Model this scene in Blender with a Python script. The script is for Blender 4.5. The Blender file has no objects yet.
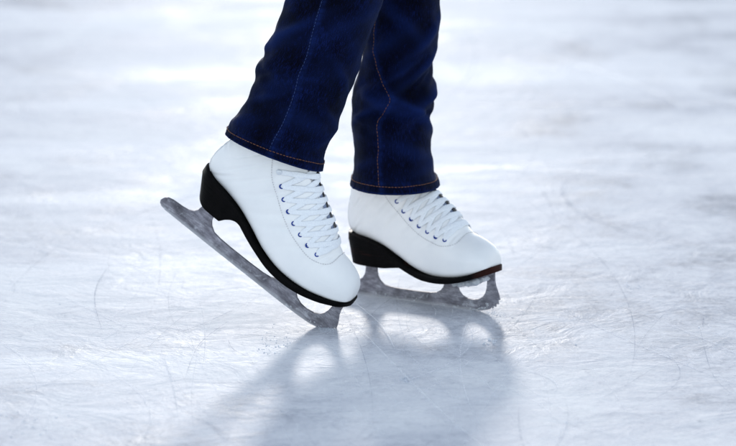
import bpy, bmesh, math, random
from mathutils import Vector, Matrix, noise
random.seed(7)
PI = math.pi
scene = bpy.context.scene
COL = scene.collection

# ------------------------------------------------------------------ helpers
def link(name, me, mats, parent=None, smooth=True):
    o = bpy.data.objects.new(name, me)
    COL.objects.link(o)
    for m in (mats if isinstance(mats, (list, tuple)) else [mats]):
        me.materials.append(m)
    if parent is not None:
        o.parent = parent
    if smooth:
        for p in me.polygons:
            p.use_smooth = True
    return o

def mesh_from(verts, faces, name='m', recalc=True):
    me = bpy.data.meshes.new(name)
    me.from_pydata([tuple(v) for v in verts], [], faces)
    me.update()
    if recalc:
        bm = bmesh.new(); bm.from_mesh(me)
        bmesh.ops.recalc_face_normals(bm, faces=bm.faces)
        bm.to_mesh(me); bm.free()
    return me

def interp(tab, x):
    """piecewise cubic (monotone-ish) lookup in a table sorted by x"""
    t = tab
    if x <= t[0][0]: return t[0][1]
    if x >= t[-1][0]: return t[-1][1]
    for i in range(len(t) - 1):
        if t[i][0] <= x <= t[i+1][0]:
            x0, y0 = t[i][:2]; x1, y1 = t[i+1][:2]
            m = (y1-y0)/(x1-x0)
            m0 = ((y1-t[i-1][1])/(x1-t[i-1][0])) if i > 0 else m
            m1 = ((t[i+2][1]-y0)/(t[i+2][0]-x0)) if i < len(t)-2 else m
            h = x1-x0; s = (x-x0)/h
            return ((2*s**3-3*s*s+1)*y0 + (s**3-2*s*s+s)*h*m0 + (-2*s**3+3*s*s)*y1 + (s**3-s*s)*h*m1)

def catmull(rows, u):
    n = len(rows)-1
    u = max(0.0, min(n-1e-9, u)); i = int(u); f = u-i
    p0 = rows[max(i-1, 0)]; p1 = rows[i]; p2 = rows[i+1]; p3 = rows[min(i+2, n)]
    return [0.5*((2*b)+(-a+c)*f+(2*a-5*b+4*c-d)*f*f+(-a+3*b-3*c+d)*f**3) for a, b, c, d in zip(p0, p1, p2, p3)]

def sstep(a, b, x):
    t = max(0.0, min(1.0, (x-a)/(b-a))); return t*t*(3-2*t)

def loft(rings, closed=True, cap0=True, cap1=True):
    n = len(rings[0]); V = []; Fc = []
    for r in rings: V += r
    m = n if closed else n-1
    for i in range(len(rings)-1):
        for j in range(m):
            a = i*n+j; b = i*n+(j+1) % n
            Fc.append((a, b, b+n, a+n))
    if cap0: Fc.append(tuple(range(n-1, -1, -1)))
    if cap1: Fc.append(tuple((len(rings)-1)*n+k for k in range(n)))
    return V, Fc

def sharpen(o, deg=38):
    bm = bmesh.new(); bm.from_mesh(o.data)
    for e in bm.edges:
        if len(e.link_faces) == 2 and e.calc_face_angle(0) > math.radians(deg): e.smooth = False
    bm.to_mesh(o.data); bm.free()

def tube(path, r, n=8, closed=False):
    rings = []
    L = len(path)
    for i, p in enumerate(path):
        a = path[max(i-1, 0)]; b = path[min(i+1, L-1)]
        t = (b-a).normalized()
        up = Vector((0, 0, 1)) if abs(t.z) < .9 else Vector((1, 0, 0))
        s = t.cross(up).normalized(); w = s.cross(t)
        rr = r[i] if isinstance(r, list) else r
        rings.append([p+(s*math.cos(2*PI*k/n)+w*math.sin(2*PI*k/n))*rr for k in range(n)])
    return loft(rings)

# ------------------------------------------------------------------ node helpers
def new_mat(name):
    m = bpy.data.materials.new(name); m.use_nodes = True
    nt = m.node_tree; nt.nodes.clear()
    out = nt.nodes.new('ShaderNodeOutputMaterial')
    bs = nt.nodes.new('ShaderNodeBsdfPrincipled')
    nt.links.new(bs.outputs[0], out.inputs[0])
    return m, nt, bs, out

def N(nt, typ, **kw):
    n = nt.nodes.new(typ)
    for k, v in kw.items():
        if k in n.inputs: n.inputs[k].default_value = v
        else: setattr(n, k, v)
    return n

def ramp(nt, src, stops):
    r = nt.nodes.new('ShaderNodeValToRGB')
    e = r.color_ramp.elements
    while len(e) < len(stops): e.new(0.5)
    for k, (p, c) in enumerate(stops):
        e[k].position = p
        e[k].color = (c, c, c, 1) if isinstance(c, (int, float)) else (*c, 1)
    nt.links.new(src, r.inputs[0]); return r

def noise_tex(nt, vec, scale, detail=4, rough=.55, dist=0.0, mapping=None):
    n = nt.nodes.new('ShaderNodeTexNoise')
    n.inputs['Scale'].default_value = scale; n.inputs['Detail'].default_value = detail
    n.inputs['Roughness'].default_value = rough; n.inputs['Distortion'].default_value = dist
    if mapping:
        mp = nt.nodes.new('ShaderNodeMapping')
        mp.inputs['Scale'].default_value = mapping[0]
        mp.inputs['Rotation'].default_value = mapping[1]
        nt.links.new(vec, mp.inputs[0]); vec = mp.outputs[0]
    nt.links.new(vec, n.inputs['Vector'])
    return n.outputs[0]

def mixc(nt, f, a, b, typ='MIX'):
    m = nt.nodes.new('ShaderNodeMix'); m.data_type = 'RGBA'; m.blend_type = typ
    for sock, v in ((m.inputs[0], f), (m.inputs[6], a), (m.inputs[7], b)):
        if hasattr(v, 'is_linked'): nt.links.new(v, sock)
        else: sock.default_value = v if isinstance(v, (int, float)) else (*v, 1)
    return m.outputs[2]

def math_n(nt, op, a, b=0.0, c=None):
    m = nt.nodes.new('ShaderNodeMath'); m.operation = op
    for i, v in enumerate((a, b) if c is None else (a, b, c)):
        if hasattr(v, 'is_linked'): nt.links.new(v, m.inputs[i])
        else: m.inputs[i].default_value = v
    return m.outputs[0]

def bump(nt, bs, h, strength=.3, dist=.001, prev=None):
    b = nt.nodes.new('ShaderNodeBump')
    b.inputs['Strength'].default_value = strength; b.inputs['Distance'].default_value = dist
    nt.links.new(h, b.inputs['Height'])
    if prev: nt.links.new(prev, b.inputs['Normal'])
    nt.links.new(b.outputs[0], bs.inputs['Normal'])
    return b.outputs[0]

# ------------------------------------------------------------------ materials
GLOSS = .022
def mat_ice():
    m, nt, bs, out = new_mat('rink_ice')
    geo = nt.nodes.new('ShaderNodeNewGeometry'); P = geo.outputs['Position']
    n1 = noise_tex(nt, P, 1.8, 6, .6, .8)
    n2 = noise_tex(nt, P, 5.0, 6, .62, .8, ((1, .55, 1), (0, 0, .35)))
    n3 = noise_tex(nt, P, 26, 6, .65, 1.5)
    n4 = noise_tex(nt, P, 150, 4, .7)
    n5 = noise_tex(nt, P, 14, 5, .7, .3, ((.16, 1, 1), (0, 0, .5)))
    n6 = noise_tex(nt, P, 14, 5, .7, .3, ((.14, 1, 1), (0, 0, -.7)))
    a = math_n(nt, 'MULTIPLY', n1, .46)
    a = math_n(nt, 'MULTIPLY_ADD', n2, .30, a)
    a = math_n(nt, 'MULTIPLY_ADD', n3, .20, a)
    a = math_n(nt, 'MULTIPLY_ADD', n5, .06, a)
    a = math_n(nt, 'MULTIPLY_ADD', n6, .05, a)
    a = math_n(nt, 'MULTIPLY_ADD', n4, .12, a)
    c = ramp(nt, a, [(.475, ICE_D), (.582, ICE_M), (.69, ICE_L)])
    # fine white frost scraped up by blades
    fr = ramp(nt, noise_tex(nt, P, 60, 8, .75, 2.0), [(.52, 0), (.66, 1)])
    pit = ramp(nt, noise_tex(nt, P, 85, 6, .8, 1.0, ((.45, 1, 1), (0, 0, .2))), [(.30, 1), (.43, 0)])
    c = ramp(nt, a, [(.475, ICE_D), (.582, ICE_M), (.69, ICE_L)])
    stk = ramp(nt, noise_tex(nt, P, 2.2, 6, .6, .4, ((.22, 1, 1), (0, 0, .95))), [(.50, 0), (.66, 1)])
    stk2 = ramp(nt, noise_tex(nt, P, 2.6, 6, .6, .4, ((.22, 1, 1), (0, 0, -1.1))), [(.50, 0), (.66, 1)])
    pit2 = ramp(nt, noise_tex(nt, P, 300, 4, .8, .5, ((.5, 1, 1), (0, 0, -.3))), [(.34, 1), (.46, 0)])
    c0 = mixc(nt, math_n(nt, 'MULTIPLY', pit.outputs[0], .65), c.outputs[0], (.22, .24, .30))
    c0 = mixc(nt, math_n(nt, 'MULTIPLY', pit2.outputs[0], .45), c0, (.28, .30, .37))
    col = mixc(nt, math_n(nt, 'MULTIPLY', fr.outputs[0], .45), c0, (.88, .90, .94))
    col = mixc(nt, math_n(nt, 'MULTIPLY', stk.outputs[0], .55), col, (.93, .94, .96))
    col = mixc(nt, math_n(nt, 'MULTIPLY', stk2.outputs[0], .50), col, (.92, .93, .96))
    nt.links.new(col, bs.inputs['Base Color'])
    rg = ramp(nt, a, [(.46, .33), (.582, .45), (.70, .60)])
    rr = math_n(nt, 'MULTIPLY_ADD', fr.outputs[0], .10, rg.outputs[0])
    nt.links.new(rr, bs.inputs['Roughness'])
    gl = nt.nodes.new('ShaderNodeBsdfGlossy'); gl.inputs[0].default_value = (.93, .96, 1, 1)
    nt.links.new(rr, gl.inputs['Roughness'])
    mx = nt.nodes.new('ShaderNodeMixShader')
    gf = ramp(nt, a, [(.44, GLOSS*1.5), (.582, GLOSS*.95), (.72, GLOSS*.65)])
    nt.links.new(gf.outputs[0], mx.inputs[0]); nt.links.new(bs.outputs[0], mx.inputs[1]); nt.links.new(gl.outputs[0], mx.inputs[2])
    nt.links.new(mx.outputs[0], out.inputs[0])
    bs.inputs['Specular IOR Level'].default_value = 0.0
    b1 = bump(nt, bs, noise_tex(nt, P, 9, 5, .6, 1.0), .5, .007)
    b2 = bump(nt, bs, noise_tex(nt, P, 90, 6, .7, 1.0), .38, .0013, b1)
    b3 = bump(nt, bs, noise_tex(nt, P, 420, 3, .7), .35, .0004, b2)
    nt.links.new(b3, gl.inputs['Normal'])
    return m
ICE_D = (.29, .305, .35); ICE_M = (.67, .68, .725); ICE_L = (.90, .90, .91)

def mat_scratch(name, col, alpha, rough=.6):
    m, nt, bs, out = new_mat(name)
    bs.inputs['Base Color'].default_value = (*col, 1); bs.inputs['Roughness'].default_value = rough
    bs.inputs['Specular IOR Level'].default_value = 0
    tr = nt.nodes.new('ShaderNodeBsdfTransparent'); mx = nt.nodes.new('ShaderNodeMixShader')
    geo = nt.nodes.new('ShaderNodeNewGeometry')
    f = ramp(nt, noise_tex(nt, geo.outputs['Position'], 40, 5, .7), [(.36, 0), (.62, alpha)])
    nt.links.new(f.outputs[0], mx.inputs[0]); nt.links.new(tr.outputs[0], mx.inputs[1])
    nt.links.new(bs.outputs[0], mx.inputs[2]); nt.links.new(mx.outputs[0], out.inputs[0])
    return m

def mat_leather():
    m, nt, bs, out = new_mat('white_leather')
    tc = nt.nodes.new('ShaderNodeTexCoord'); P = tc.outputs['Object']
    n = noise_tex(nt, P, 14, 4, .6)
    c = ramp(nt, n, [(.35, (.84, .85, .87)), (.65, (.91, .91, .92))])
    scuff = ramp(nt, noise_tex(nt, P, 75, 5, .75, .5, ((1, 1, 2.5), (0, .4, 0))), [(.70, 0), (.80, 1)])
    col = mixc(nt, math_n(nt, 'MULTIPLY', scuff.outputs[0], .35), c.outputs[0], (.38, .39, .44))
    nt.links.new(col, bs.inputs['Base Color'])
    rr = ramp(nt, noise_tex(nt, P, 40, 4), [(.3, .30), (.7, .46)])
    nt.links.new(rr.outputs[0], bs.inputs['Roughness'])
    bs.inputs['Specular IOR Level'].default_value = .45
    v = nt.nodes.new('ShaderNodeTexVoronoi'); v.inputs['Scale'].default_value = 900
    nt.links.new(P, v.inputs['Vector'])
    b1 = bump(nt, bs, v.outputs['Distance'], .10, .0003)
    bump(nt, bs, noise_tex(nt, P, 34, 4, .6, .8), .30, .0014, b1)
    return m

def mat_simple(name, col, rough=.5, metal=0.0, nscale=60, var=.25, bstr=.2, bdist=.0005, spec=.5):
    m, nt, bs, out = new_mat(name)
    tc = nt.nodes.new('ShaderNodeTexCoord'); P = tc.outputs['Object']
    n = noise_tex(nt, P, nscale, 5, .65)
    lo = tuple(x*(1-var) for x in col); hi = tuple(min(1, x*(1+var)) for x in col)
    c = ramp(nt, n, [(.3, lo), (.7, hi)])
    nt.links.new(c.outputs[0], bs.inputs['Base Color'])
    r = ramp(nt, n, [(.3, max(0.02, rough-.08)), (.7, min(1, rough+.08))])
    nt.links.new(r.outputs[0], bs.inputs['Roughness'])
    bs.inputs['Metallic'].default_value = metal
    bs.inputs['Specular IOR Level'].default_value = spec
    bump(nt, bs, noise_tex(nt, P, nscale*3, 4, .6), bstr, bdist)
    return m

def mat_sole(name, worn=False):
    m, nt, bs, out = new_mat(name)
    tc = nt.nodes.new('ShaderNodeTexCoord'); P = tc.outputs['Object']
    n = noise_tex(nt, P, 70, 6, .7)
    c = ramp(nt, n, [(.35, (.0012, .0012, .0015)), (.75, (.0045, .004, .0045))])
    col = c.outputs[0]
    sx = nt.nodes.new('ShaderNodeSeparateXYZ'); nt.links.new(P, sx.inputs[0])
    if worn:
        g = ramp(nt, math_n(nt, 'MULTIPLY_ADD', n, .05, sx.outputs[0]), [(0, 0), (1, 1)])
        g.color_ramp.elements[0].position = .0; g.color_ramp.elements[1].position = .035
        col = mixc(nt, math_n(nt, 'MULTIPLY', g.outputs[0], .8), col, (.045, .014, .010))
        st = ramp(nt, noise_tex(nt, P, 45, 5, .7, 0, ((.3, 1, 2), (0, 0, 0))), [(.55, 0), (.72, .55)])
        col = mixc(nt, st.outputs[0], col, (.055, .018, .014))
    nt.links.new(col, bs.inputs['Base Color'])
    r = ramp(nt, n, [(.3, .42), (.7, .62)]); nt.links.new(r.outputs[0], bs.inputs['Roughness'])
    bs.inputs['Specular IOR Level'].default_value = .05
    b1 = bump(nt, bs, noise_tex(nt, P, 220, 4, .6), .3, .0007)
    wv = nt.nodes.new('ShaderNodeTexWave'); wv.bands_direction = 'Z'; wv.inputs['Scale'].default_value = 52; wv.inputs['Distortion'].default_value = .8
    nt.links.new(P, wv.inputs['Vector'])
    lw = ramp(nt, wv.outputs[0], [(.0, 0), (.12, 1)])
    bump(nt, bs, lw.outputs[0], .45, .0006, b1)
    return m

def mat_blade():
    m, nt, bs, out = new_mat('worn_steel')
    tc = nt.nodes.new('ShaderNodeTexCoord'); P = tc.outputs['Object']
    n = noise_tex(nt, P, 55, 7, .75, .6)
    s = noise_tex(nt, P, 240, 4, .7, .2, ((.25, 1, 1.0), (0, .5, 0)))
    c = ramp(nt, math_n(nt, 'MULTIPLY_ADD', s, .65, math_n(nt, 'MULTIPLY', n, .35)), [(.38, (.15, .145, .175)), (.52, (.26, .255, .295)), (.62, (.42, .42, .47))])
    sx = nt.nodes.new('ShaderNodeSeparateXYZ'); nt.links.new(P, sx.inputs[0])
    low = ramp(nt, sx.outputs[2], [(0, 1), (.03, 0)])
    fr = ramp(nt, noise_tex(nt, P, 130, 5, .75), [(.56, 0), (.64, 1)])
    ff = math_n(nt, 'MULTIPLY', fr.outputs[0], math_n(nt, 'MULTIPLY_ADD', low.outputs[0], .5, .03))
    gr = ramp(nt, math_n(nt, 'MULTIPLY_ADD', n, .003, sx.outputs[2]), [(0, 1), (1, 0)])
    gr.color_ramp.elements[0].position = .0058; gr.color_ramp.elements[1].position = .0066
    big = ramp(nt, noise_tex(nt, P, 20, 4, .6, .4, ((1, 1, 1.6), (0, .5, 0))), [(.35, .55), (.65, 1.25)])
    cc = mixc(nt, 1.0, c.outputs[0], big.outputs[0], 'MULTIPLY')
    cc = mixc(nt, math_n(nt, 'MULTIPLY', gr.outputs[0], .6), cc, (.52, .53, .57))
    col = mixc(nt, ff, cc, (.75, .78, .84))
    nt.links.new(col, bs.inputs['Base Color'])
    bs.inputs['Metallic'].default_value = .25
    bs.inputs['Specular IOR Level'].default_value = .2
    r = ramp(nt, n, [(.3, .60), (.7, .75)]); nt.links.new(r.outputs[0], bs.inputs['Roughness'])
    b1 = bump(nt, bs, s, .25, .0005)
    bump(nt, bs, noise_tex(nt, P, 14, 3, .5), .15, .0012, b1)
    return m

def mat_denim():
    m, nt, bs, out = new_mat('dark_blue_denim')
    tc = nt.nodes.new('ShaderNodeTexCoord'); P = tc.outputs['Object']
    uv = nt.nodes.new('ShaderNodeUVMap'); uv.uv_map = 'UVMap'; U = uv.outputs[0]
    n = noise_tex(nt, P, 18, 5, .6, .4)
    f = noise_tex(nt, U, 1.0, 3, .6, 0, ((800, 110, 1), (0, 0, 0)))   # vertical slub of the warp
    f2 = noise_tex(nt, U, 1.0, 2, .5, 0, ((1100, 1300, 1), (0, 0, .6)))
    a = math_n(nt, 'MULTIPLY_ADD', f, .40, math_n(nt, 'MULTIPLY', n, .25))
    a = math_n(nt, 'MULTIPLY_ADD', f2, .35, a)
    c = ramp(nt, a, [(.40, (.0001, .0002, .0012)), (.52, (.0002, .0005, .007)), (.60, (.0036, .0100, .070))])
    at = nt.nodes.new('ShaderNodeAttribute'); at.attribute_name = 'fade'
    col = mixc(nt, at.outputs['Fac'], c.outputs[0], (.006, .018, .100))
    nt.links.new(col, bs.inputs['Base Color'])
    bs.inputs['Roughness'].default_value = .85
    bs.inputs['Specular IOR Level'].default_value = .06
    bs.inputs['Sheen Weight'].default_value = .05
    bs.inputs['Sheen Roughness'].default_value = .5
    bs.inputs['Sheen Tint'].default_value = (.2, .4, 1, 1)
    w = nt.nodes.new('ShaderNodeTexWave'); w.wave_type = 'BANDS'; w.bands_direction = 'DIAGONAL'
    w.inputs['Scale'].default_value = 210; w.inputs['Distortion'].default_value = .6
    nt.links.new(U, w.inputs['Vector'])
    b1 = bump(nt, bs, w.outputs[0], .5, .0005)
    b2 = bump(nt, bs, f, .5, .0010, b1)
    bump(nt, bs, noise_tex(nt, P, 60, 5, .65), .35, .0018, b2)
    return m

M_ICE = mat_ice()
M_LEA = mat_leather()
M_BLADE = mat_blade()
M_SOLE = mat_sole('black_sole'); M_SOLEW = mat_sole('black_sole_worn_brown', True)
M_LACE = mat_simple('lace_cotton', (.86, .89, .96), .8, 0, 500, .08, .6, .0005, .2)
M_TONGUE = mat_simple('tongue_fabric', (.26, .31, .44), .75, 0, 120, .15, .5, .0008, .2)  # white tongue darkened and blued, shading between the laces put into its colour
M_EYE = mat_simple('eyelet_metal', (.015, .05, .28), .4, .4, 200, .3)
M_HOOK = mat_simple('hook_metal', (.72, .76, .82), .35, .2, 200, .1)
M_DARK = mat_simple('lace_shade', (.010, .011, .020), .7, 0, 90, .5)  # near-black colour standing in for the shadow between laces
M_THREAD = mat_simple('tan_thread', (.55, .54, .56), .8, 0, 600, .3)
M_ORANGE = mat_simple('orange_thread', (.15, .06, .03), .8, 0, 300, .4)
M_BLUETH = mat_simple('pale_blue_thread', (.012, .035, .14), .8, 0, 300, .4)
M_SNOW = mat_simple('packed_snow', (.94, .95, .97), .7, 0, 160, .1, .8, .002)
_nt = M_SNOW.node_tree; _bs = [n for n in _nt.nodes if n.type == 'BSDF_PRINCIPLED'][0]; _o = [n for n in _nt.nodes if n.type == 'OUTPUT_MATERIAL'][0]
_tl = _nt.nodes.new('ShaderNodeBsdfTranslucent'); _tl.inputs[0].default_value = (.9, .94, 1, 1); _mx = _nt.nodes.new('ShaderNodeMixShader'); _mx.inputs[0].default_value = .6
_nt.links.new(_bs.outputs[0], _mx.inputs[1]); _nt.links.new(_tl.outputs[0], _mx.inputs[2]); _nt.links.new(_mx.outputs[0], _o.inputs[0])
M_SKIN = mat_simple('skin', (.55, .34, .25), .5, 0, 60, .1)
M_DENIM = mat_denim()

# ------------------------------------------------------------------ the boot surface (metres, local: x toe, z up, origin under the toe picks)
# rows: Bx Bz  Tx Tz  half-width  h0  n_low  n_up
SEC = [
 (-1.5, 69.5, -1.5, 72, 7, .5, 2.2, 2.0),
 (-2.2, 67, -3, 80, 15, .5, 2.4, 2.0),
 (-6, 63, -7, 92, 24, .42, 3.0, 2.1),
 (-17, 60, -17, 102, 31, .38, 3.6, 2.2),
 (-35, 56, -35, 110, 37, .36, 3.8, 2.15),
 (-58, 51, -57, 118, 40.5, .34, 3.8, 2.05),
 (-85, 48, -72, 132, 41, .32, 3.6, 2.0),
 (-115, 49, -86, 146, 38, .30, 3.4, 2.0),
 (-145, 56, -103, 158, 35, .30, 3.2, 2.0),
 (-175, 69, -120, 170, 32.5, .30, 3.0, 2.05),
 (-205, 81, -135, 181, 31.5, .32, 2.8, 2.1),
 (-235, 88, -147, 192, 31, .34, 2.6, 2.1),
 (-261, 91, -156, 202, 31, .38, 2.3, 2.1),
 (-275, 97, -165, 209, 31, .42, 2.1, 2.1),
 (-281, 108, -172, 215, 31, .45, 2.1, 2.1),
 (-282, 120, -178, 221, 31.5, .48, 2.1, 2.1),
 (-280, 134, -182, 227, 32, .5, 2.1, 2.1),
 (-276, 150, -186, 233, 32, .5, 2.1, 2.1),
 (-273, 166, -189, 239, 32, .5, 2.1, 2.1),
 (-272, 182, -191, 246, 32.5, .5, 2.1, 2.1),
]
SEAM = sorted([(0, 73), (-4, 71), (-19, 65), (-40, 58), (-67, 53.5), (-102, 51), (-133, 54), (-158, 61), (-173, 69), (-201, 82), (-229, 90), (-255, 95), (-280, 99)])
SBOT = sorted([(0, 64), (-10, 60), (-21, 56.5), (-39, 51), (-67, 45.5), (-96, 43.5), (-123, 45), (-150, 52), (-173, 60.5), (-201, 74), (-229, 82), (-255, 86), (-280, 87)])
HW = sorted([(2, 2), (0.5, 10), (-3, 18.5), (-8, 26), (-18, 32), (-35, 38), (-58, 41.5), (-85, 42), (-115, 38.5), (-145, 34), (-175, 31), (-205, 30.5), (-235, 31), (-255, 29), (-266, 24.5), (-272, 19.5), (-276.5, 13), (-279.5, 6.5), (-281, 2)])

# crease lines in the leather: u, angle, slope, depth (m), width, spread
CREASE = [(8.3, PI/2+1.25, 1.2, -.0010, .16, .40), (9.2, PI/2+1.35, 1.0, -.0009, .15, .45), (10.4, PI/2+1.3, .6, -.0011, .18, .5), (11.6, PI/2+1.5, .3, -.0009, .17, .5), (13.0, PI/2+1.6, -.2, -.0010, .2, .5), (14.6, PI/2+1.5, -.5, -.0011, .22, .55),
          (7.0, PI/2+1.15, 1.6, -.0008, .14, .35), (4.9, PI/2+.55, .5, -.0010, .10, .35), (5.4, PI/2+.75, .7, -.0009, .10, .35), (12.3, PI/2+2.2, .4, -.0008, .2, .5)]
class Skate:
    def __init__(s, side, sx, sz=1.0):
        s.side = side; s.sx = sx; s.sz = sz; s.flap = None
    def P(s, x, y, z):
        return Vector((x*s.sx, y, z*s.sz))*.001
    def yoff(s, x):
        return s.side*5.0*sstep(-110, -10, x)      # toe box leans to the inner side
    def surf(s, u, ph, groove=True, lift=0.0):
        Bx, Bz, Tx, Tz, w, h0, nl, nu = catmull(SEC, u)
        c = math.cos(ph); q = math.sin(ph)
        n = nl if q < 0 else nu
        n = nu+(nl-nu)*sstep(.25, -.35, q)
        y = w*math.copysign(abs(c)**(2/n), c)
        hh = abs(q)**(2/n)
        h = h0-h0*hh if q < 0 else h0+(1-h0)*hh
        d = 0.0
        if groove and q > 0 and u > 5.9:
            g = s.gap(u)
            d = -3.6*(1-sstep(g-1.0, g+1.2, abs(y)))*sstep(5.9, 6.5, u)
        L = math.hypot(Tx-Bx, Tz-Bz)
        if s.flap and q > -.3 and u > 4.6:
            fo = interp(s.flap, u); ed = abs(ph-PI/2)
            d += .75*(1-sstep(fo-.012, fo+.02, ed))
        h += d/max(L, 1)
        x = Bx+(Tx-Bx)*h; z = Bz+(Tz-Bz)*h
        # creases over the ankle
        return s.P(x, y+s.yoff(x), z)
    def gap(s, u): return 8.5+5.0*sstep(6, 14, u)
    def nrm(s, u, ph):
        e = .02
        a = s.surf(min(u+e, 18.99), ph, False)-s.surf(max(u-e, 0), ph, False)
        b = s.surf(u, ph+e, False)-s.surf(u, ph-e, False)
        n = a.cross(b).normalized()
        c = s.surf(u, PI/2, False)*.5+s.surf(u, -PI/2, False)*.5
        if n.dot(s.surf(u, ph, False)-c) < 0: n = -n
        return n
    def phi_for_y(s, u, y):
        """angle on the upper half whose lateral offset is y (near side negative)"""
        lo, hi = 0.0, PI/2
        for _ in range(30):
            mid = (lo+hi)/2
            Bx, Bz, Tx, Tz, w, h0, nl, nu = catmull(SEC, u)
            n = nu+(nl-nu)*sstep(.25, -.35, math.sin(mid))
            if w*math.cos(mid)**(2/n) > abs(y): lo = mid
            else: hi = mid
        return lo if y > 0 else PI-lo
    def find(s, x, z):
        """(u, phi) on the near side (y<0) closest to side-view point x,z (mm)"""
        t = s.P(x, 0, z); best = None
        for i in range(0, 19*8):
            u = i/8
            for k in range(0, 60):
                ph = PI/2+PI*k/60
                p = s.surf(u, ph, False); d = (p.x-t.x)**2+(p.z-t.z)**2
                if best is None or d < best[0]: best = (d, u, ph)
        _, u0, p0 = best
        for st in (.06, .02, .006):
            for du in range(-3, 4):
                for dp in range(-3, 4):
                    u = max(0, u0+du*st); ph = p0+dp*st*.5
                    p = s.surf(u, ph, False); d = (p.x-t.x)**2+(p.z-t.z)**2
                    if d < best[0]: best = (d, u, ph)
            _, u0, p0 = best
        return u0, p0

def ribbon(sk, pts, width, thick, name, mat, parent, nsub=14):
    """flat lace laid over the boot: pts = list of (u, phi, lift_mm)"""
    path = []
    n = len(pts)-1
    for i in range(n*nsub+1):
        c = catmull(pts, i/nsub)
        path.append(sk.surf(c[0], c[1], False)+sk.nrm(c[0], c[1])*c[2]*.001)
    rings = []
    for i, p in enumerate(path):
        t = (path[min(i+1, len(path)-1)]-path[max(i-1, 0)]).normalized()
        c = catmull(pts, i/nsub); nn = sk.nrm(c[0], c[1])
        s = t.cross(nn).normalized(); nn = s.cross(t)
        wv = width*(1+.12*math.sin(i*.9+width*700))
        e = min(1, .5+.5*min(i, len(path)-1-i)/5)
        ring = []
        for k in range(10):
            a = 2*PI*k/10
            ring.append(p+s*wv*e*.5*math.copysign(abs(math.cos(a))**.7, math.cos(a))+nn*thick*.5*math.sin(a))
        rings.append(ring)
    V, Fc = loft(rings)
    return link(name, mesh_from(V, Fc), mat, parent)

def line_on(sk, pts, r, name, mat, parent, lift=.15, nsub=16, dashed=None, groove=False):
    path = []
    n = len(pts)-1
    for i in range(n*nsub+1):
        c = catmull(pts, i/nsub)
        path.append(sk.surf(c[0], c[1], groove)+sk.nrm(c[0], c[1])*lift*.001)
    V = []; Fc = []
    seg = []; acc = 0; on = True
    for a, b in zip(path[:-1], path[1:]):
        st = max(1, int((b-a).length/.0004))
        for j in range(st):
            q = a+(b-a)*(j/st); acc += (b-a).length/st
            if on: seg.append(q)
            if on and acc > (.0024 if dashed else 9):
                v, f = tube(seg[::3]+[seg[-1]], r, 5); o = len(V); V += v; Fc += [tuple(i+o for i in w_) for w_ in f]
                seg = []; on = False; acc = 0
            elif not on and acc > .0008: on = True; acc = 0
    if not dashed: V, Fc = tube(path, r, 6)
    return link(name, mesh_from(V, Fc), mat, parent)

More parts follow.
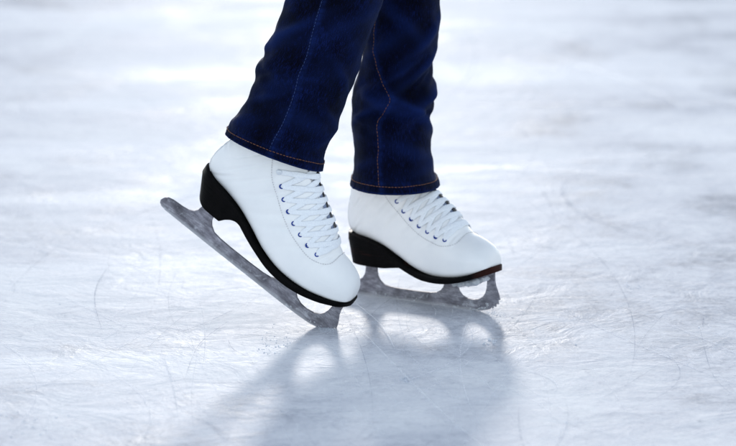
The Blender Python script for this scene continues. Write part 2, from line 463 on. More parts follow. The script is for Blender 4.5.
def build_skate(side, sx, M, label, worn, heel_tab, snowy, RK):
    sk = Skate(side, sx)
    root = bpy.data.objects.new('figure_skate', None); COL.objects.link(root)
    root.empty_display_size = .05
    root.matrix_world = M
    root['label'] = label; root['category'] = 'ice skate'; root['group'] = 'pair of white figure skates on the ice'
    FL = sorted([(u_, abs(p_-PI/2)+.035) for u_, p_ in [sk.find(x, z) for x, z in ((-212, 198), (-203, 175), (-184, 150), (-147, 122), (-108, 104), (-76, 99), (-55, 105))]]+[(4.7, .10), (4.6, 0.0)])
    # boot upper
    NP = 168; rings = []
    NU = 170
    for i in range(NU+1):
        u = 19*(i/NU)**1.0; sk.flap = FL
        if i < 14: u = 19*(i/NU)*(.25+.75*i/14)
        ring = []
        for k in range(NP):
            ph = -PI/2+2*PI*k/NP
            p = sk.surf(u, ph)
            nz = noise.noise(p*22+Vector((side*9, 0, 0)))*.0007
            # soft leather creases where the ankle flexes
            cr = math.sin((p.x*.55+p.z)*420+5*noise.noise(p*26))*.00045*sstep(.125, .15, p.z)*sstep(.26, .2, p.z)*(.4+noise.noise(p*18))
            for (cu, cp, slp, am, wd, sp_) in CREASE:
                for pp_ in (cp, PI-cp):
                    dp = (ph-pp_)*(1 if pp_ > PI/2 else -1)
                    if abs(dp) < sp_*2.2: cr += 2.0*am*math.exp(-((u-cu-slp*dp)/wd)**2-(dp/sp_)**2)
            ring.append(p+sk.nrm(u, ph)*(nz+cr) if k % 1 == 0 else p)
        rings.append(ring)
    sk.flap = None
    # turn the collar over the top edge and down inside
    top = rings[-1]; cen = sum(top, Vector())/len(top)
    for dr, dz in ((.0012, .0012), (.003, .0012), (.0042, -.001), (.0045, -.02), (.0048, -.055)):
        ax = sk.P(-3, 0, 26).normalized()
        rings.append([p+(cen-p).normalized()*dr+ax*dz for p in top])
    V, Fc = loft(rings, True, True, False)
    boot = link('boot', mesh_from(V, Fc), M_LEA, root)
    # tongue: padded strip lying in the gap
    trs = []
    for i in range(70):
        u = 6.1+12.85*i/69; g = sk.gap(u)-.2; row = []
        for k in range(17):
            yy = -g+2*g*k/16
            ph = sk.phi_for_y(u, yy) if abs(yy) > .01 else PI/2
            puff = (1-(yy/g)**2)*1.9+.25*math.sin(u*9+yy*.3)
            row.append(sk.surf(u, ph, False)+sk.nrm(u, ph)*(-3.3+puff)*.001)
        trs.append(row)
    V, Fc = loft(trs, False, False, False)
    link('tongue', mesh_from(V, Fc), M_TONGUE, root)
    # dark strip along the far flap, painted in as the laces' shadow
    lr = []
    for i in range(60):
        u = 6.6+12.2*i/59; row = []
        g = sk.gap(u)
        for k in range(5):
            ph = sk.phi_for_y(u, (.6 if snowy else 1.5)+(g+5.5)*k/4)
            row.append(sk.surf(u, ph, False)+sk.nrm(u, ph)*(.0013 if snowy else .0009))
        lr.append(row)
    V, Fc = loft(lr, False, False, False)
    link('lace_shade_strip', mesh_from(V, Fc), M_DARK, boot)
    # flap stitching
    ctrl = [sk.find(x, z) for x, z in ((-212, 198), (-203, 175), (-184, 150), (-147, 122), (-108, 104), (-76, 99), (-55, 105))]
    ctrl.append((4.75, PI/2+.12)); mir = [(u, PI-p) for u, p in reversed(ctrl)]
    line_on(sk, ctrl+mir, .00042, 'flap_stitching', M_THREAD, boot, .8, dashed=True)
    # back strip seam, near and far
    for sg in (-1, 1):
        pts = [(u, (-PI/2-(.36+.02*j) if sg < 0 else -PI/2+(.36+.02*j))) for j, u in enumerate((12.4, 13.3, 14.2, 15.2, 16.3, 17.5, 18.9))]
        line_on(sk, pts, .0005, 'back_seam', M_THREAD, boot)
    # eyelets (near side read from the photo, mirrored to the far side)
    eyes = [sk.find(x, z) for x, z in ((-76, 108), (-94, 110.5), (-111, 116), (-128, 122.5), (-144, 131), (-159, 141), (-172.5, 154))]
    hooks = [sk.find(-187, 169)]
    for (u, ph) in eyes:
        for ph2 in (ph, PI-ph):
            p = sk.surf(u, ph2, False); n = sk.nrm(u, ph2)
            a = n.orthogonal().normalized(); b = n.cross(a)
            rings = []
            for r_, h_ in ((.0036, -.0002), (.0035, .0007), (.0028, .0011), (.0018, .0007), (.0013, -.0007)):
                rings.append([p+(a*math.cos(2*PI*k/18)+b*math.sin(2*PI*k/18))*r_+n*h_ for k in range(18)])
            V, Fc = loft(rings, True, False, True)
            link('eyelet', mesh_from(V, Fc), M_EYE, boot)
    for (u, ph) in hooks:
        for ph2 in (ph, PI-ph):
            p = sk.surf(u, ph2, False); n = sk.nrm(u, ph2)
            up = (sk.surf(min(u+.2, 18.9), ph2, False)-p).normalized(); b = n.cross(up)
            rings = []
            for r_, h_ in ((.0042, -.0002), (.0042, .0016), (.0034, .0026), (.0012, .0030)):
                rings.append([p+(up*math.cos(2*PI*k/16)+b*math.sin(2*PI*k/16))*r_+n*h_ for k in range(16)])
            V, Fc = loft(rings, True, False, True)
            link('lace_hook', mesh_from(V, Fc), M_HOOK, boot)
    # laces: straight bar at the bottom, then crossing pairs
    rows = eyes+hooks
    def cross(a, b, z, dip):
        (ua, pa), (ub, pb) = rows[a], rows[b]
        p0, p1 = pa, PI-pb
        pts = []
        for t, l in ((0, .2), (.05, 1.2), (.18, 1.4+z*.4), (.34, 1.3+z), (.5, 1.1+z*1.2), (.66, 1.3+z), (.82, 1.4+z*.4), (.95, 1.2), (1, .2)):
            w_ = math.sin(PI*min(1, t*1.15))
            pts.append((ua+(ub-ua)*t-dip*w_, p0+(p1-p0)*t, l))
        ribbon(sk, pts, .0080, .0013, 'lace', M_LACE, root, 5)
    last = len(rows)-(1 if snowy else 0)
    for k in range(last):
        if k+1 < last: cross(k, k+1, 0.0, .0)
        cross(k, max(0, k-1), 1.3, .75 if k else .45)
    # sole
    def slab(tab, name, mat, parent, ntop=3):
        rings = []
        for (xt, zt, xb, zb, hw) in tab:
            y0 = sk.yoff(xt)
            r = min(1.3, (zt-zb)*.3, hw*.5)
            prof = [(-hw+r, zt), (-hw+r*.3, zt-r*.3), (-hw, zt-r), (-hw, zb+r), (-hw+r*.3, zb+r*.3), (-hw+r, zb), (hw-r, zb), (hw-r*.3, zb+r*.3), (hw, zb+r), (hw, zt-r), (hw-r*.3, zt-r*.3), (hw-r, zt)]
            rings.append([sk.P(xb+(xt-xb)*(z-zb)/(zt-zb), y+y0, z) for y, z in prof])
        V, Fc = loft(rings)
        o = link(name, mesh_from(V, Fc), mat, parent, True); sharpen(o); return o
    xs = [1.5, .8, -1, -3, -5.5, -9, -13]+[-18-4*i for i in range(59)]+[-256, -260, -264, -268, -272, -275, -277.5, -279.5, -280.3, -281]
    xs = sorted(set(xs), reverse=True)
    tab = []
    for x in xs:
        hw = interp(HW, x)+1.6
        tab.append((x, interp(SEAM, x)+.5, x, interp(SBOT, x)-.3, hw))
    sole = slab(tab, 'sole', M_SOLEW if worn else M_SOLE, root)
    sole.data.polygons.foreach_set('use_smooth', [True]*len(sole.data.polygons))
    # stacked heel with a raked back and a curved breast
    tab = []
    for i in range(90):
        t = i/89; x = -280+(heel_tab[-1][0]+280)*t
        zb = interp(heel_tab, x)
        zt = interp(SBOT, x)+.4
        rake = RK*sstep(-230, -279, x)*(zt-zb)/32
        zb = min(zb, zt-.8)
        tab.append((x, zt, x+rake, zb, (interp(HW, x)+.9)))
    slab(tab, 'heel', M_SOLEW if worn else M_SOLE, root)
    # blade
    OUT = [(-307, 9), (-305.5, 5), (-301, 2), (-293, .6), (-215, 0), (-128, 0), (-84, 0), (-50, .8), (-32, 2.2), (-20, 4.6), (-14, 6.6), (-12.5, 10), (-8.5, 8), (-7.5, 12.5), (-3, 11), (-2.6, 16), (1.8, 15.5), (.8, 21), (4.2, 22), (2.5, 28), (0, 34), (-3.5, 41), (-5.5, 49), (-6, 61.5),
           (-19, 58), (-19, 47), (-20, 37), (-22.5, 29.5), (-27, 23.6), (-35, 19.2), (-47, 17), (-57, 17.8), (-66, 21.3), (-72, 27), (-75, 34), (-76, 47), (-98, 46), (-99.5, 37), (-102, 30), (-107, 24.5), (-115, 20.6), (-128, 18.8), (-150, 18.2), (-185, 18.2), (-205, 19), (-217, 20.8), (-225, 26.5), (-229.5, 33), (-231, 42), (-231, 56), (-252, 56), (-252.5, 42), (-254.5, 33), (-259, 27), (-266, 23.4), (-276, 21.8), (-292, 20.8), (-300, 18.8), (-304.5, 15)]
    bm = bmesh.new()
    a = [bm.verts.new(sk.P(x, -1.9, z)) for x, z in OUT]; b = [bm.verts.new(sk.P(x, 1.9, z)) for x, z in OUT]
    bm.faces.new(a); bm.faces.new(list(reversed(b)))
    for i in range(len(a)):
        j = (i+1) % len(a); bm.faces.new((a[j], a[i], b[i], b[j]))
    bmesh.ops.recalc_face_normals(bm, faces=bm.faces)
    edges = [e for e in bm.edges if abs(e.verts[0].co.y-e.verts[1].co.y) < 1e-6]
    bmesh.ops.bevel(bm, geom=edges, offset=.0005, segments=2, profile=.5, affect='EDGES')
    me = bpy.data.meshes.new('blade'); bm.to_mesh(me); bm.free()
    blade = link('blade', me, M_BLADE, root, False)
    # mounting plates with screws
    def plate(x0, x1, hwf, top, name):
        rings = []
        for i in range(25):
            t = i/24; x = x0+(x1-x0)*t; hw = hwf*math.sqrt(max(.02, 1-(2*t-1)**6))
            zt = top(x); zb = zt-2.2; y0 = sk.yoff(x)*.3
            rings.append([sk.P(x, -hw+y0, zt), sk.P(x, -hw+y0, zb+.4), sk.P(x, -hw+.5+y0, zb), sk.P(x, hw-.5+y0, zb), sk.P(x, hw+y0, zb+.4), sk.P(x, hw+y0, zt)])
        V, Fc = loft(rings); o = link(name, mesh_from(V, Fc), M_BLADE, blade)
        for t in (.12, .36, .64, .88):
            for sg in (-1, 1):
                x = x0+(x1-x0)*t; zt = top(x)-2.3
                rr = []
                for r_, h_ in ((2.6, 0), (2.3, -.8), (.6, -1.1)):
                    rr.append([sk.P(x+r_*math.cos(2*PI*k/10), sg*hwf*.62+sk.yoff(x)*.3+r_*math.sin(2*PI*k/10), zt+h_+.2) for k in range(10)])
                v, f = loft(rr, True, False, True); Vs.append((v, f))
        return o
    Vs = []
    plate(-108, -6, 15, lambda x: interp(SBOT, x)-.2, 'sole_plate')
    plate(-258, -214, 15, lambda x: interp(heel_tab, x)-.0, 'heel_plate')
    for v, f in Vs: link('screw', mesh_from(v, f), M_BLADE, blade)
    if snowy:
        bm = bmesh.new()
        rnd = random.Random(5)
        for i in range(60):
            x = rnd.uniform(-72, -16); r = rnd.uniform(2.4, 5.4)*(1-.45*abs((x+42)/32))
            zc = interp(SBOT, x)-2.4-r*.75
            mt = Matrix.Translation(sk.P(x, rnd.uniform(-19, 6), zc)) @ Matrix.Rotation(rnd.uniform(0, 6), 4, 'Z') @ Matrix.Diagonal((r*.0017, r*.0013, r*.0011, 1))
            bmesh.ops.create_icosphere(bm, subdivisions=2, radius=1, matrix=mt)
        for v in bm.verts: v.co += Vector((noise.noise(v.co*600), noise.noise(v.co*600+Vector((5, 0, 0))), noise.noise(v.co*600+Vector((0, 9, 0)))))*.0012
        me = bpy.data.meshes.new('snow'); bm.to_mesh(me); bm.free()
        link('packed_snow', me, M_SNOW, root)
    # frost crumbs clinging to the blade flank
    bm = bmesh.new(); rnd = random.Random(11+int(side))
    for i in range(34 if snowy else 16):
        if rnd.random() < .72: x = rnd.uniform(-60, 2) if snowy else rnd.uniform(-55, 2)
        else: x = rnd.uniform(-240, -60)
        zz = 6+abs(rnd.gauss(0, 6)) if x > -25 else 2+abs(rnd.gauss(0, 5)); zz = min(zz, 16)
        r = rnd.uniform(.5, 1.5)*(1.5 if snowy and rnd.random() < .15 else 1)
        sg = -1 if rnd.random() < .8 else 1
        bmesh.ops.create_icosphere(bm, subdivisions=1, radius=1, matrix=Matrix.Translation(sk.P(x, sg*2.0, zz)) @ Matrix.Diagonal((r*.0013, r*.0007, r*.001, 1)))
    me = bpy.data.meshes.new('frost'); bm.to_mesh(me); bm.free()
    link('frost_crumbs', me, M_SNOW, root)['kind'] = 'stuff'
    return root

def pose(O, ax, ay, az, zs):
    o = Vector(O)+Vector(az)*zs
    return Matrix(((ax[0], ay[0], az[0], o.x), (ax[1], ay[1], az[1], o.y), (ax[2], ay[2], az[2], o.z), (0, 0, 0, 1)))

def frame(yaw, pit, roll):
    yaw, pit, roll = map(math.radians, (yaw, pit, roll))
    x = Vector((math.cos(yaw), -math.sin(yaw), 0)); n = Vector((-math.sin(yaw), -math.cos(yaw), 0)); z = Vector((0, 0, 1))
    x2 = x*math.cos(pit)-z*math.sin(pit); z2 = z*math.cos(pit)+x*math.sin(pit)
    n2 = n*math.cos(roll)+z2*math.sin(roll); z3 = z2*math.cos(roll)-n*math.sin(roll)
    return x2, -n2, z3

fx, fy, fz = frame(15, 36, -6)
HT1 = sorted([(-280, 55), (-262, 54), (-240, 53.5), (-219, 53), (-216.5, 53.4), (-211, 60), (-204, 65.5), (-196, 68.3), (-188, 67.5), (-182, 65)])
HT2 = sorted([(-280, 53), (-262, 53), (-240, 52.5), (-205, 52), (-195, 52.5), (-180, 54.5), (-160, 57), (-150, 57.5), (-140, 50)])
near_skate = build_skate(1, 1.0, pose((-.0495, .0453, 0), fx, fy, fz, -.019), 'white figure skate tipped forward, heel lifted high and toe picks on the ice', False, HT1, False, 16)
gx, gy, gz = frame(34, 0, 0)
far_skate = build_skate(-1, .905, pose((.187, .137, 0), gx, gy, gz, -.0012), 'white figure skate standing flat on its blade with snow packed under the toe', True, HT2, True, 8)

# ------------------------------------------------------------------ person: legs and jeans
# rows: left edge x, z ; right edge x, z ; centre y ; depth half-width
NEAR = [(-.1985, .277, -.0644, .2259, .052, .058), (-.1899, .294, -.0574, .2515, .052, .059), (-.173, .318, -.0447, .2855, .052, .060), (-.1588, .3518, -.0321, .3208, .052, .061),
        (-.1545, .3701, -.0237, .3391, .053, .062), (-.1503, .3813, -.0181, .3574, .053, .062), (-.1362, .4037, -.0083, .3841, .054, .063), (-.1263, .4317, .0014, .4149, .055, .064),
        (-.115, .4651, .0139, .4484, .057, .066), (-.103, .500, .030, .487, .06, .068), (-.082, .56, .060, .55, .065, .071), (-.055, .64, .095, .64, .07, .075), (-.05, .72, .11, .72, .075, .08), (-.06, .82, .105, .82, .09, .088), (-.075, .92, .105, .92, .11, .096), (-.085, 1.0, .11, 1.0, .13, .098), (-.085, 1.06, .115, 1.06, .145, .1)]
FAR = [(-.025, .1725, .1036, .1725, .238, .092), (-.0235, .180, .1021, .180, .238, .090), (-.0227, .1906, .0954, .1906, .239, .085), (-.0215, .2174, .0909, .2174, .241, .079), (-.0212, .2367, .0937, .2367, .243, .074),
       (-.0234, .2708, .0921, .2708, .246, .068), (-.0241, .2826, .0979, .2826, .25, .060), (-.0248, .3003, .1000, .3003, .25, .061), (-.0226, .3136, .0956, .3136, .25, .060), (-.0146, .3298, .0933, .3298, .25, .060),
       (-.0102, .3533, .0962, .3533, .25, .061), (-.0087, .3695, .0975, .3695, .25, .062), (-.0073, .4017, .1025, .4017, .25, .063), (-.0044, .4411, .1038, .4411, .25, .064), (-.002, .49, .108, .49, .25, .066),
       (0, .56, .125, .56, .25, .07), (0, .64, .14, .64, .25, .075), (-.01, .72, .14, .72, .25, .08), (-.03, .82, .13, .82, .248, .09), (-.06, .92, .12, .92, .245, .097), (-.08, 1.0, .115, 1.0, .24, .098), (-.085, 1.06, .115, 1.06, .235, .1)]
# folds: (s0 along leg in m from hem, theta0, slope, amp, width, spread)
def arclen(T):
    s = [0]
    for a, b in zip(T[:-1], T[1:]):
        s.append(s[-1]+math.dist(((a[0]+a[2])/2, (a[1]+a[3])/2), ((b[0]+b[2])/2, (b[1]+b[3])/2)))
    return s
FOLDS = {
 'near': [(.150, PI, .02, .0035, .010, .8), (.125, PI+.2, -.03, -.003, .012, .9), (.175, PI+.5, .03, .003, .012, .7), (.10, PI+1.0, .03, .0018, .014, .8), (.06, -1.2, -.02, .0015, .016, .9),
          (.21, -1.0, .04, .002, .018, .8), (.035, PI+.4, .02, .0018, .012, .8), (.045, -.4, .03, .0016, .01, .7), (.16, -.5, -.05, .0016, .02, .8), (.08, -2.3, .03, .0022, .008, .5), (.115, -2.5, .035, -.002, .008, .6), (.19, -2.2, .05, .0022, .010, .6), (.235, -2.6, .04, .0025, .012, .6), (.07, -.6, -.03, .002, .007, .5), (.13, -.75, -.05, .002, .009, .5)],
 'far': [(.142, -.1, .025, .005, .009, .9), (.118, -.3, .03, -.0045, .010, 1.0), (.095, -.5, -.03, .0035, .010, .9), (.165, -.4, .04, -.004, .011, .9), (.185, -.6, .04, .0035, .011, .8), (.13, -2.0, -.03, .0035, .011, .7), (.155, -2.4, .03, -.003, .012, .7),
         (.075, -1.2, .02, -.0025, .013, .9), (.055, -.9, -.02, .0022, .012, .9), (.225, -.7, .05, .0035, .014, .8), (.25, -1.6, -.05, .003, .016, .7), (.205, -2.2, .04, .0025, .014, .7), (.03, -.7, .01, .0015, .010, .8), (.108, -2.4, .03, .003, .007, .5), (.085, -2.2, -.02, -.0025, .008, .5), (.122, -1.2, -.03, .003, .006, .6), (.150, -1.1, .04, -.003, .007, .5), (.04, -2.3, .02, .002, .008, .5), (.175, -1.4, .04, .0025, .008, .5)],
}
SEAMTH = {'near': [(0, -PI/2-.06), (.1, -PI/2-.06), (.25, -PI/2-.2), (1, -PI/2-.2)],
          'far': [(0, -1.86), (.095, -1.86), (.118, -1.69), (.138, -1.6), (.174, -2.04), (.226, -2.25), (.29, -2.2), (1, -2.2)]}
class Leg:
    def __init__(s, key, T): s.key = key; s.T = T; s.S = arclen(T)
    def row(s, d):
        d = max(0, min(s.S[-1]-1e-6, d))
        for i in range(len(s.S)-1):
            if s.S[i] <= d <= s.S[i+1]:
                return catmull(s.T, i+(d-s.S[i])/(s.S[i+1]-s.S[i]))
    def base(s, d, th, off=0.0):
        lx, lz, rx, rz, cy, ry = s.row(d)
        c = Vector(((lx+rx)/2, cy, (lz+rz)/2)); a = Vector(((rx-lx)/2, 0, (rz-lz)/2)); hw = a.length; a.normalize()
        ct, st = math.cos(th), math.sin(th); e = 2/2.15
        x = math.copysign(abs(ct)**e, ct)*(hw+off); y = math.copysign(abs(st)**e, st)*(ry+off)
        return c+a*x+Vector((0, y, 0))
    def disp(s, d, th):
        v = 0; fade = 0
        for (s0, t0, sl, amp, w, sp) in FOLDS[s.key]:
            dt = (th-t0+PI) % (2*PI)-PI
            g = math.exp(-((d-s0-sl*dt)/(w*.85))**2)*math.exp(-(dt/sp)**2)
            v += 1.25*amp*g; fade += max(0, amp)*g*130
        q = Vector((math.cos(th)*.9, math.sin(th)*.9, d*16+(3 if s.key == 'far' else 0)))
        nz = noise.noise(q*1.3)*.0030+noise.noise(q*3.1)*.0020
        k = sstep(0, .03, d)
        v = v*k+nz*(.35+.65*k)
        sd = (th-interp(SEAMTH[s.key], d)+PI) % (2*PI)-PI
        sw = abs(sd)*.06
        v += .0011*math.exp(-(sw/.003)**2)+.0006*math.exp(-((sw-.006)/.004)**2)*noise.noise(Vector((d*230, th, 3)))*1.6
        fade += .55*math.exp(-(sw/.0035)**2)*(.35+1.0*abs(noise.noise(Vector((d*190, th, 1)))))
        fade += .22*max(0, noise.noise(q*1.3))+.15*max(0, noise.noise(Vector((q.x*3, q.y*3, d*9))))
        # turned-up hem
        v += .0013*(1-sstep(.0125, .0145, d))+.0012*noise.noise(Vector((th*17, d*60, 7)))*(1-sstep(.012, .026, d))
        fade += .45*math.exp(-((d-.0015)/.0015)**2)+.28*math.exp(-((d-.0155)/.0025)**2)*(.3+1.4*abs(noise.noise(Vector((th*16, 2, 5)))))
        return v, min(1, fade)
    def at(s, d, th, extra=0.0):
        v, f = s.disp(d, th)
        return s.base(d, th, v+extra), f
person = None
def leg_axis(T, y_rows, rr):
    pts = []
    for k in y_rows:
        a = T[k]; pts.append((Vector(((a[0]+a[2])/2, a[4], (a[1]+a[3])/2)),))
    return pts
# body: one continuous skinned mesh (pelvis, legs, feet inside the boots)
bm = bmesh.new(); sl = bm.verts.layers.skin.verify()
def sv(p, r):
    v = bm.verts.new(p); v[sl].radius = (r, r); return v
pel = sv((.02, .19, 1.03), .10); waist = sv((.02, .19, 1.16), .095)
bm.edges.new((pel, waist)); pel[sl].use_root = True
def mid(T, k): a = T[k]; return Vector(((a[0]+a[2])/2, a[4], (a[1]+a[3])/2))
for T, Mx, ks in ((NEAR, near_skate.matrix_world, (15, 13, 12, 10, 8)), (FAR, far_skate.matrix_world, (20, 18, 17, 15, 13))):
    prev = pel
    for k, r in zip(ks, (.068, .06, .048, .046, .038)):
        v = sv(mid(T, k), r); bm.edges.new((prev, v)); prev = v
    for q, r in (((-.218, 0, .205), .026), ((-.235, 0, .125), .024), ((-.17, 0, .10), .024), ((-.08, 0, .085), .022), ((-.035, 0, .078), .014)):
        v = sv(Mx @ Vector(q), r); bm.edges.new((prev, v)); prev = v
me = bpy.data.meshes.new('person'); bm.to_mesh(me); bm.free()
person = link('person', me, M_SKIN, None)
md = person.modifiers.new('skin', 'SKIN'); md.use_smooth_shade = True
md = person.modifiers.new('sub', 'SUBSURF'); md.levels = 1; md.render_levels = 1
person['label'] = 'person in dark blue jeans gliding on one skate with the other heel lifted'
person['category'] = 'person'

V = []; Fc = []; fades = []; uvs = []
legs = {'near': Leg('near', NEAR), 'far': Leg('far', FAR)}
for key, lg in legs.items():
    NT = 220; ds = []
    d = 0.0
    # inside of the hem first
    inner = [(.05, -.004), (.02, -.0035), (.004, -.003), (.0004, -.0022), (-.0002, -.0010)]
    rows = [(dd, off, True) for dd, off in inner]
    while d < .34: rows.append((d, 0, False)); d += .0011 if d < .02 else .0019
    while d < lg.S[-1]: rows.append((d, 0, False)); d += .012
    b0 = len(V)
    for (dd, off, ins) in rows:
        for k in range(NT):
            th = 2*PI*k/NT
            if ins:
                v, f = lg.disp(max(dd, 0), th); p = lg.base(max(dd, 0), th, v+off); f = .1
                if dd < 0:
                    p = p+(lg.base(0, th)-lg.base(.01, th)).normalized()*.0004
            else: p, f = lg.at(dd, th)
            V.append(p); fades.append(f); uvs.append((th*.065, dd))
    n = NT
    for i in range(len(rows)-1):
        for j in range(n):
            a = b0+i*n+j; b = b0+i*n+(j+1) % n; Fc.append((a, b, b+n, a+n))
# hips of the jeans
hip = []
for z, cx, cy, ax_, ay_ in ((.985, .018, .19, .092, .135), (1.02, .018, .19, .108, .165), (1.08, .016, .19, .112, .172), (1.14, .015, .19, .10, .155), (1.17, .015, .19, .097, .15)):
    hip.append([Vector((cx+ax_*math.cos(2*PI*k/96), cy+ay_*math.sin(2*PI*k/96), z)) for k in range(96)])
b0 = len(V); v, f = loft(hip, True, True, False)
V += v; Fc += [tuple(i+b0 for i in q) for q in f]; fades += [.1]*len(v); uvs += [(p.x, p.z) for p in v]
me = mesh_from(V, Fc, 'jeans')
at = me.attributes.new('fade', 'FLOAT', 'POINT'); at.data.foreach_set('value', fades)
ul = me.uv_layers.new(name='UVMap')
for lp in me.loops: ul.data[lp.index].uv = uvs[lp.vertex_index]
jeans = link('jeans', me, M_DENIM, person)
jeans['label'] = 'dark blue denim jeans with orange hem stitching'

def stitches(lg, path, name, mat, r=.00055):
    """path: list of (d, theta); dashes of thread"""
    VV = []; FF = []
    pts = [lg.at(d, th, .0003)[0] for d, th in path]
    acc = 0; seg = []; on = True
    for a, b in zip(pts[:-1], pts[1:]):
        acc += (b-a).length
        if on: seg.append(a)
        if on and acc > .0030:
            seg.append(b)
            if len(seg) > 1:
                v, f = tube(seg, r, 5); o = len(VV); VV += v; FF += [tuple(i+o for i in q) for q in f]
            seg = []; on = False; acc = 0
        elif not on and acc > .0011: on = True; acc = 0
    return link(name, mesh_from(VV, FF), mat, jeans)
for key, lg in legs.items():
    stitches(lg, [(.0122+.0004*math.sin(th*5), th) for th in [2*PI*k/620 for k in range(621)]], 'hem_stitching', M_ORANGE)
    st = SEAMTH[key]
    for off in ((-.045, ) if key == 'near' else (-.05, )):
        stitches(lg, [(d, interp(st, d)+off) for d in [.014+.0008*k for k in range(420)]], 'seam_stitching', M_BLUETH if key == 'near' else M_ORANGE, .0005 if key == 'near' else .00042)

# ------------------------------------------------------------------ ice
me = bpy.data.meshes.new('ice')
me.from_pydata([(-400, -60, 0), (400, -60, 0), (400, 900, 0), (-400, 900, 0)], [], [(0, 1, 2, 3)])
ice = link('ice', me, M_ICE, None, False); ice['kind'] = 'structure'

# skate marks cut into the ice
M_SW = mat_scratch('frosty_scratch', (.93, .94, .97), .55)
M_SD = mat_scratch('dark_scratch', (.22, .26, .36), .45, .5)
def arc_strip(V, Fc, pts, w, z):
    o = len(V); n = len(pts)
    for i, p in enumerate(pts):
        a = pts[max(i-1, 0)]; b = pts[min(i+1, n-1)]
        t = Vector((b[0]-a[0], b[1]-a[1])).normalized(); s = Vector((-t.y, t.x))
        e = min(1.0, .15+3*min(i, n-1-i)/n)
        ww = w*e*.5
        V.append((p[0]+s.x*ww, p[1]+s.y*ww, z)); V.append((p[0]-s.x*ww, p[1]-s.y*ww, z))
    for i in range(n-1): Fc.append((o+2*i, o+2*i+1, o+2*i+3, o+2*i+2))
def rnd_arc(rn, cx, cy, L, R, h, n=22):
    pts = []; x, y = cx, cy
    for i in range(n):
        pts.append((x, y)); h += L/n/R; x += math.cos(h)*L/n; y += math.sin(h)*L/n
    return pts
rn = random.Random(21)
for nm, mat, cnt, z0, wr in (('frosty_skate_marks', M_SW, 3200, .0008, (.0004, .0016)), ('dark_skate_marks', M_SD, 1500, .0012, (.0003, .0010))):
    V = []; Fc = []
    for i in range(cnt):
        y = -1.2+9.5*rn.random()**1.7; x = rn.uniform(-1, 1)*(1.0+.3*(y+1.2))
        L = rn.choice((.06, .12, .25, .4, .8, 1.4))*rn.uniform(.6, 1.3); R = rn.choice((-1, 1))*rn.uniform(.3, 5)
        if L < .3 and rn.random() < .35: R = rn.choice((-1, 1))*rn.uniform(.05, .3)
        w = rn.uniform(*wr)*(1+.6*(rn.random() < .1)*2)
        arc_strip(V, Fc, rnd_arc(rn, x, y, L, R, rn.uniform(0, 2*PI)), w, z0+i*2e-7)
    def cr(pts, w, n=14, zz=.0018):
        q = [tuple(catmull(pts, k*(len(pts)-1)/(n*(len(pts)-1)))) for k in range(n*(len(pts)-1)+1)]
        arc_strip(V, Fc, q, w, z0+zz-.0008)
    if mat is M_SW:
        cr([(-.018, .064), (.043, -.215), (.102, -.467), (.157, -.654)], .0022)
        cr([(-.027, .229), (.017, .064), (.037, -.089)], .0028, zz=.0019)
        cr([(.224, .743), (.304, .590), (.378, .510), (.44, .512)], .002)
        cr([(.427, 1.383), (.35, 1.177), (.366, .894), (.472, .679)], .003)
        cr([(-.401, .894), (-.229, 1.227)], .008, zz=.002)
        cr([(.242, .033), (.332, .096), (.433, .263)], .003)
        cr([(-.6, 1.3), (-.35, 1.6), (.1, 1.5)], .006, zz=.0021)
    else:
        cr([(-.399, .504), (-.407, .334), (-.399, .195), (-.371, .002)], .0014)
        cr([(-.153, .263), (-.251, .033), (-.366, -.101)], .0016, zz=.0014)
        cr([(-.191, .109), (-.232, -.059), (-.241, -.26)], .0014, zz=.0015)
        cr([(.224, .737), (.304, .582), (.378, .504), (.44, .504)], .0030)
        cr([(.468, .033), (.456, -.232), (.472, -.366)], .001)
        cr([(-.195, -.029), (-.182, -.101), (-.146, -.159)], .0016)
        cr([(.427, 1.375), (.345, 1.17), (.362, .89), (.468, .67)], .0018)
    me = bpy.data.meshes.new(nm); me.from_pydata(V, [], Fc)
    o = link(nm, me, mat, None, False); o['kind'] = 'stuff'
    o['label'] = 'pale frosty skate scratches criss-crossing the ice' if mat is M_SW else 'thin dark blade cuts curving across the ice'
    o['category'] = 'skate marks'

M_FR = mat_scratch('ploughed_frost', (.95, .96, .98), .26)
_b = [n for n in M_FR.node_tree.nodes if n.type == 'BSDF_PRINCIPLED'][0]; _b.inputs['Specular IOR Level'].default_value = .035; _b.inputs['Roughness'].default_value = .55
V = []; Fc = []
def fr_curve(pts, w, z):
    q = [tuple(catmull(pts, k*(len(pts)-1)/(16*(len(pts)-1)))) for k in range(16*(len(pts)-1)+1)]
    arc_strip(V, Fc, q, w, z)
fr_curve([(-.018, .064), (.043, -.215), (.102, -.467), (.157, -.654)], .0030, .0022)
fr_curve([(-.027, .229), (.017, .064), (.037, -.089)], .0022, .00225)
fr_curve([(-.06, -.10), (.05, -.18), (.20, -.16)], .0014, .0023); fr_curve([(-.12, -.30), (.02, -.26), (.15, -.05)], .0012, .00232)
fr_curve([(.06, .02), (.10, -.12), (.21, -.22)], .0012, .00234); fr_curve([(-.08, -.02), (-.03, -.16), (.0, -.42)], .0010, .00236)
rn2 = random.Random(77)
for i in range(26):
    y = rn2.uniform(1.0, 5.5); x = rn2.uniform(-1, 1)*(.55+.22*y)
    fr_curve([p for p in rnd_arc(rn2, x, y, rn2.uniform(.3, 1.6), rn2.choice((-1, 1))*rn2.uniform(1, 5), rn2.uniform(0, 2*PI), 5)], rn2.uniform(.004, .018), .0027+i*2e-5)
me = bpy.data.meshes.new('ploughed_frost'); me.from_pydata(V, [], Fc)
o = link('ploughed_frost', me, M_FR, None, False); o['kind'] = 'stuff'; o['label'] = 'broad white frost streaks ploughed across the ice'; o['category'] = 'frost'

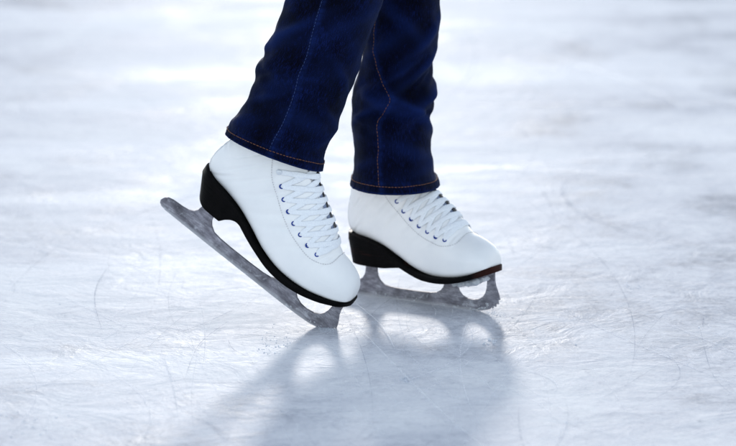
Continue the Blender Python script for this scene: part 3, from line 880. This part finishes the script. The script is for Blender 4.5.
# crumbs of scraped ice
bm = bmesh.new(); rn = random.Random(3)
def crumb(x, y, r):
    mt = Matrix.Translation((x, y, r*.25)) @ Matrix.Rotation(rn.uniform(0, 6), 4, 'Z') @ Matrix.Diagonal((r*rn.uniform(.7, 1.6), r*rn.uniform(.7, 1.3), r*.6, 1))
    res = bmesh.ops.create_icosphere(bm, subdivisions=1, radius=1, matrix=mt)
    for v in res['verts']: v.co += Vector((rn.uniform(-1, 1), rn.uniform(-1, 1), rn.uniform(-.3, .6)))*r*.55
for i in range(260):
    y = -1+5*rn.random()**1.6; x = rn.uniform(-1, 1)*(.7+.25*(y+1)); crumb(x, y, .0004+.0012*rn.random()**4)
for cx, cy, n, sp, rm in ((-.057, .040, 260, .006, .0008), (.176, .140, 120, .008, .0007), (.12, .178, 120, .012, .0006), (.05, .222, 90, .014, .0006), (-.055, .035, 30, .012, .0007), (.10, -.02, 0, .02, .003), (-.135, .0, 20, .016, .0009), (-.13, -.08, 50, .012, .0011), (.185, .13, 20, .02, .0009), (.05, -.26, 60, .005, .0014), (.35, .95, 30, .03, .0013), (.40, .33, 30, .008, .0011), (-.43, -.52, 40, .03, .0011), (.17, -.04, 7, .008, .003)):
    for i in range(n): crumb(rn.gauss(cx, sp), rn.gauss(cy, sp*2), rm*rn.uniform(.3, 1))
me = bpy.data.meshes.new('ice_crumbs'); bm.to_mesh(me); bm.free()
o = link('ice_crumbs', me, M_SNOW, None, False); o['kind'] = 'stuff'; o['label'] = 'tiny crumbs of scraped ice scattered over the rink'; o['category'] = 'ice crumbs'

# ------------------------------------------------------------------ light, world, camera
SUN_EL = 10.0; SUN_AZ = -1.0     # the sun stands low, straight behind the skater
w = bpy.data.worlds.new('World'); scene.world = w; w.use_nodes = True
nt = w.node_tree; nt.nodes.clear()
sky = nt.nodes.new('ShaderNodeTexSky'); sky.sky_type = 'NISHITA'; sky.sun_disc = False
sky.sun_elevation = math.radians(SUN_EL); sky.sun_rotation = math.radians(SUN_AZ)
sky.air_density = 1.0; sky.dust_density = .3; sky.ozone_density = 2.0
bg = nt.nodes.new('ShaderNodeBackground'); bg.inputs[1].default_value = .38
wo = nt.nodes.new('ShaderNodeOutputWorld')
hs = nt.nodes.new('ShaderNodeHueSaturation'); hs.inputs['Saturation'].default_value = .48
nt.links.new(sky.outputs[0], hs.inputs['Color']); nt.links.new(hs.outputs[0], bg.inputs[0]); nt.links.new(bg.outputs[0], wo.inputs[0])
sd = bpy.data.lights.new('sun', 'SUN'); sd.energy = 3.7; sd.angle = math.radians(4.5); sd.color = (1, .94, .87)
so = bpy.data.objects.new('sun', sd); COL.objects.link(so)
el, az = math.radians(SUN_EL), math.radians(SUN_AZ)
dirv = Vector((math.sin(az)*math.cos(el), math.cos(az)*math.cos(el), math.sin(el)))
so.rotation_euler = dirv.to_track_quat('Z', 'Y').to_euler()

cd = bpy.data.cameras.new('camera'); cam = bpy.data.objects.new('camera', cd); COL.objects.link(cam)
cam.location = (0, -4.1817318, .97284632); cam.rotation_euler = (math.radians(90-11), 0, 0)
cd.lens = 150; cd.sensor_width = 36; cd.clip_start = .05; cd.clip_end = 2000
cd.dof.use_dof = True; cd.dof.focus_distance = 4.24; cd.dof.aperture_fstop = 4.5
scene.camera = cam
scene.view_settings.view_transform = 'Standard'; scene.view_settings.look = 'None'; scene.view_settings.exposure = 0
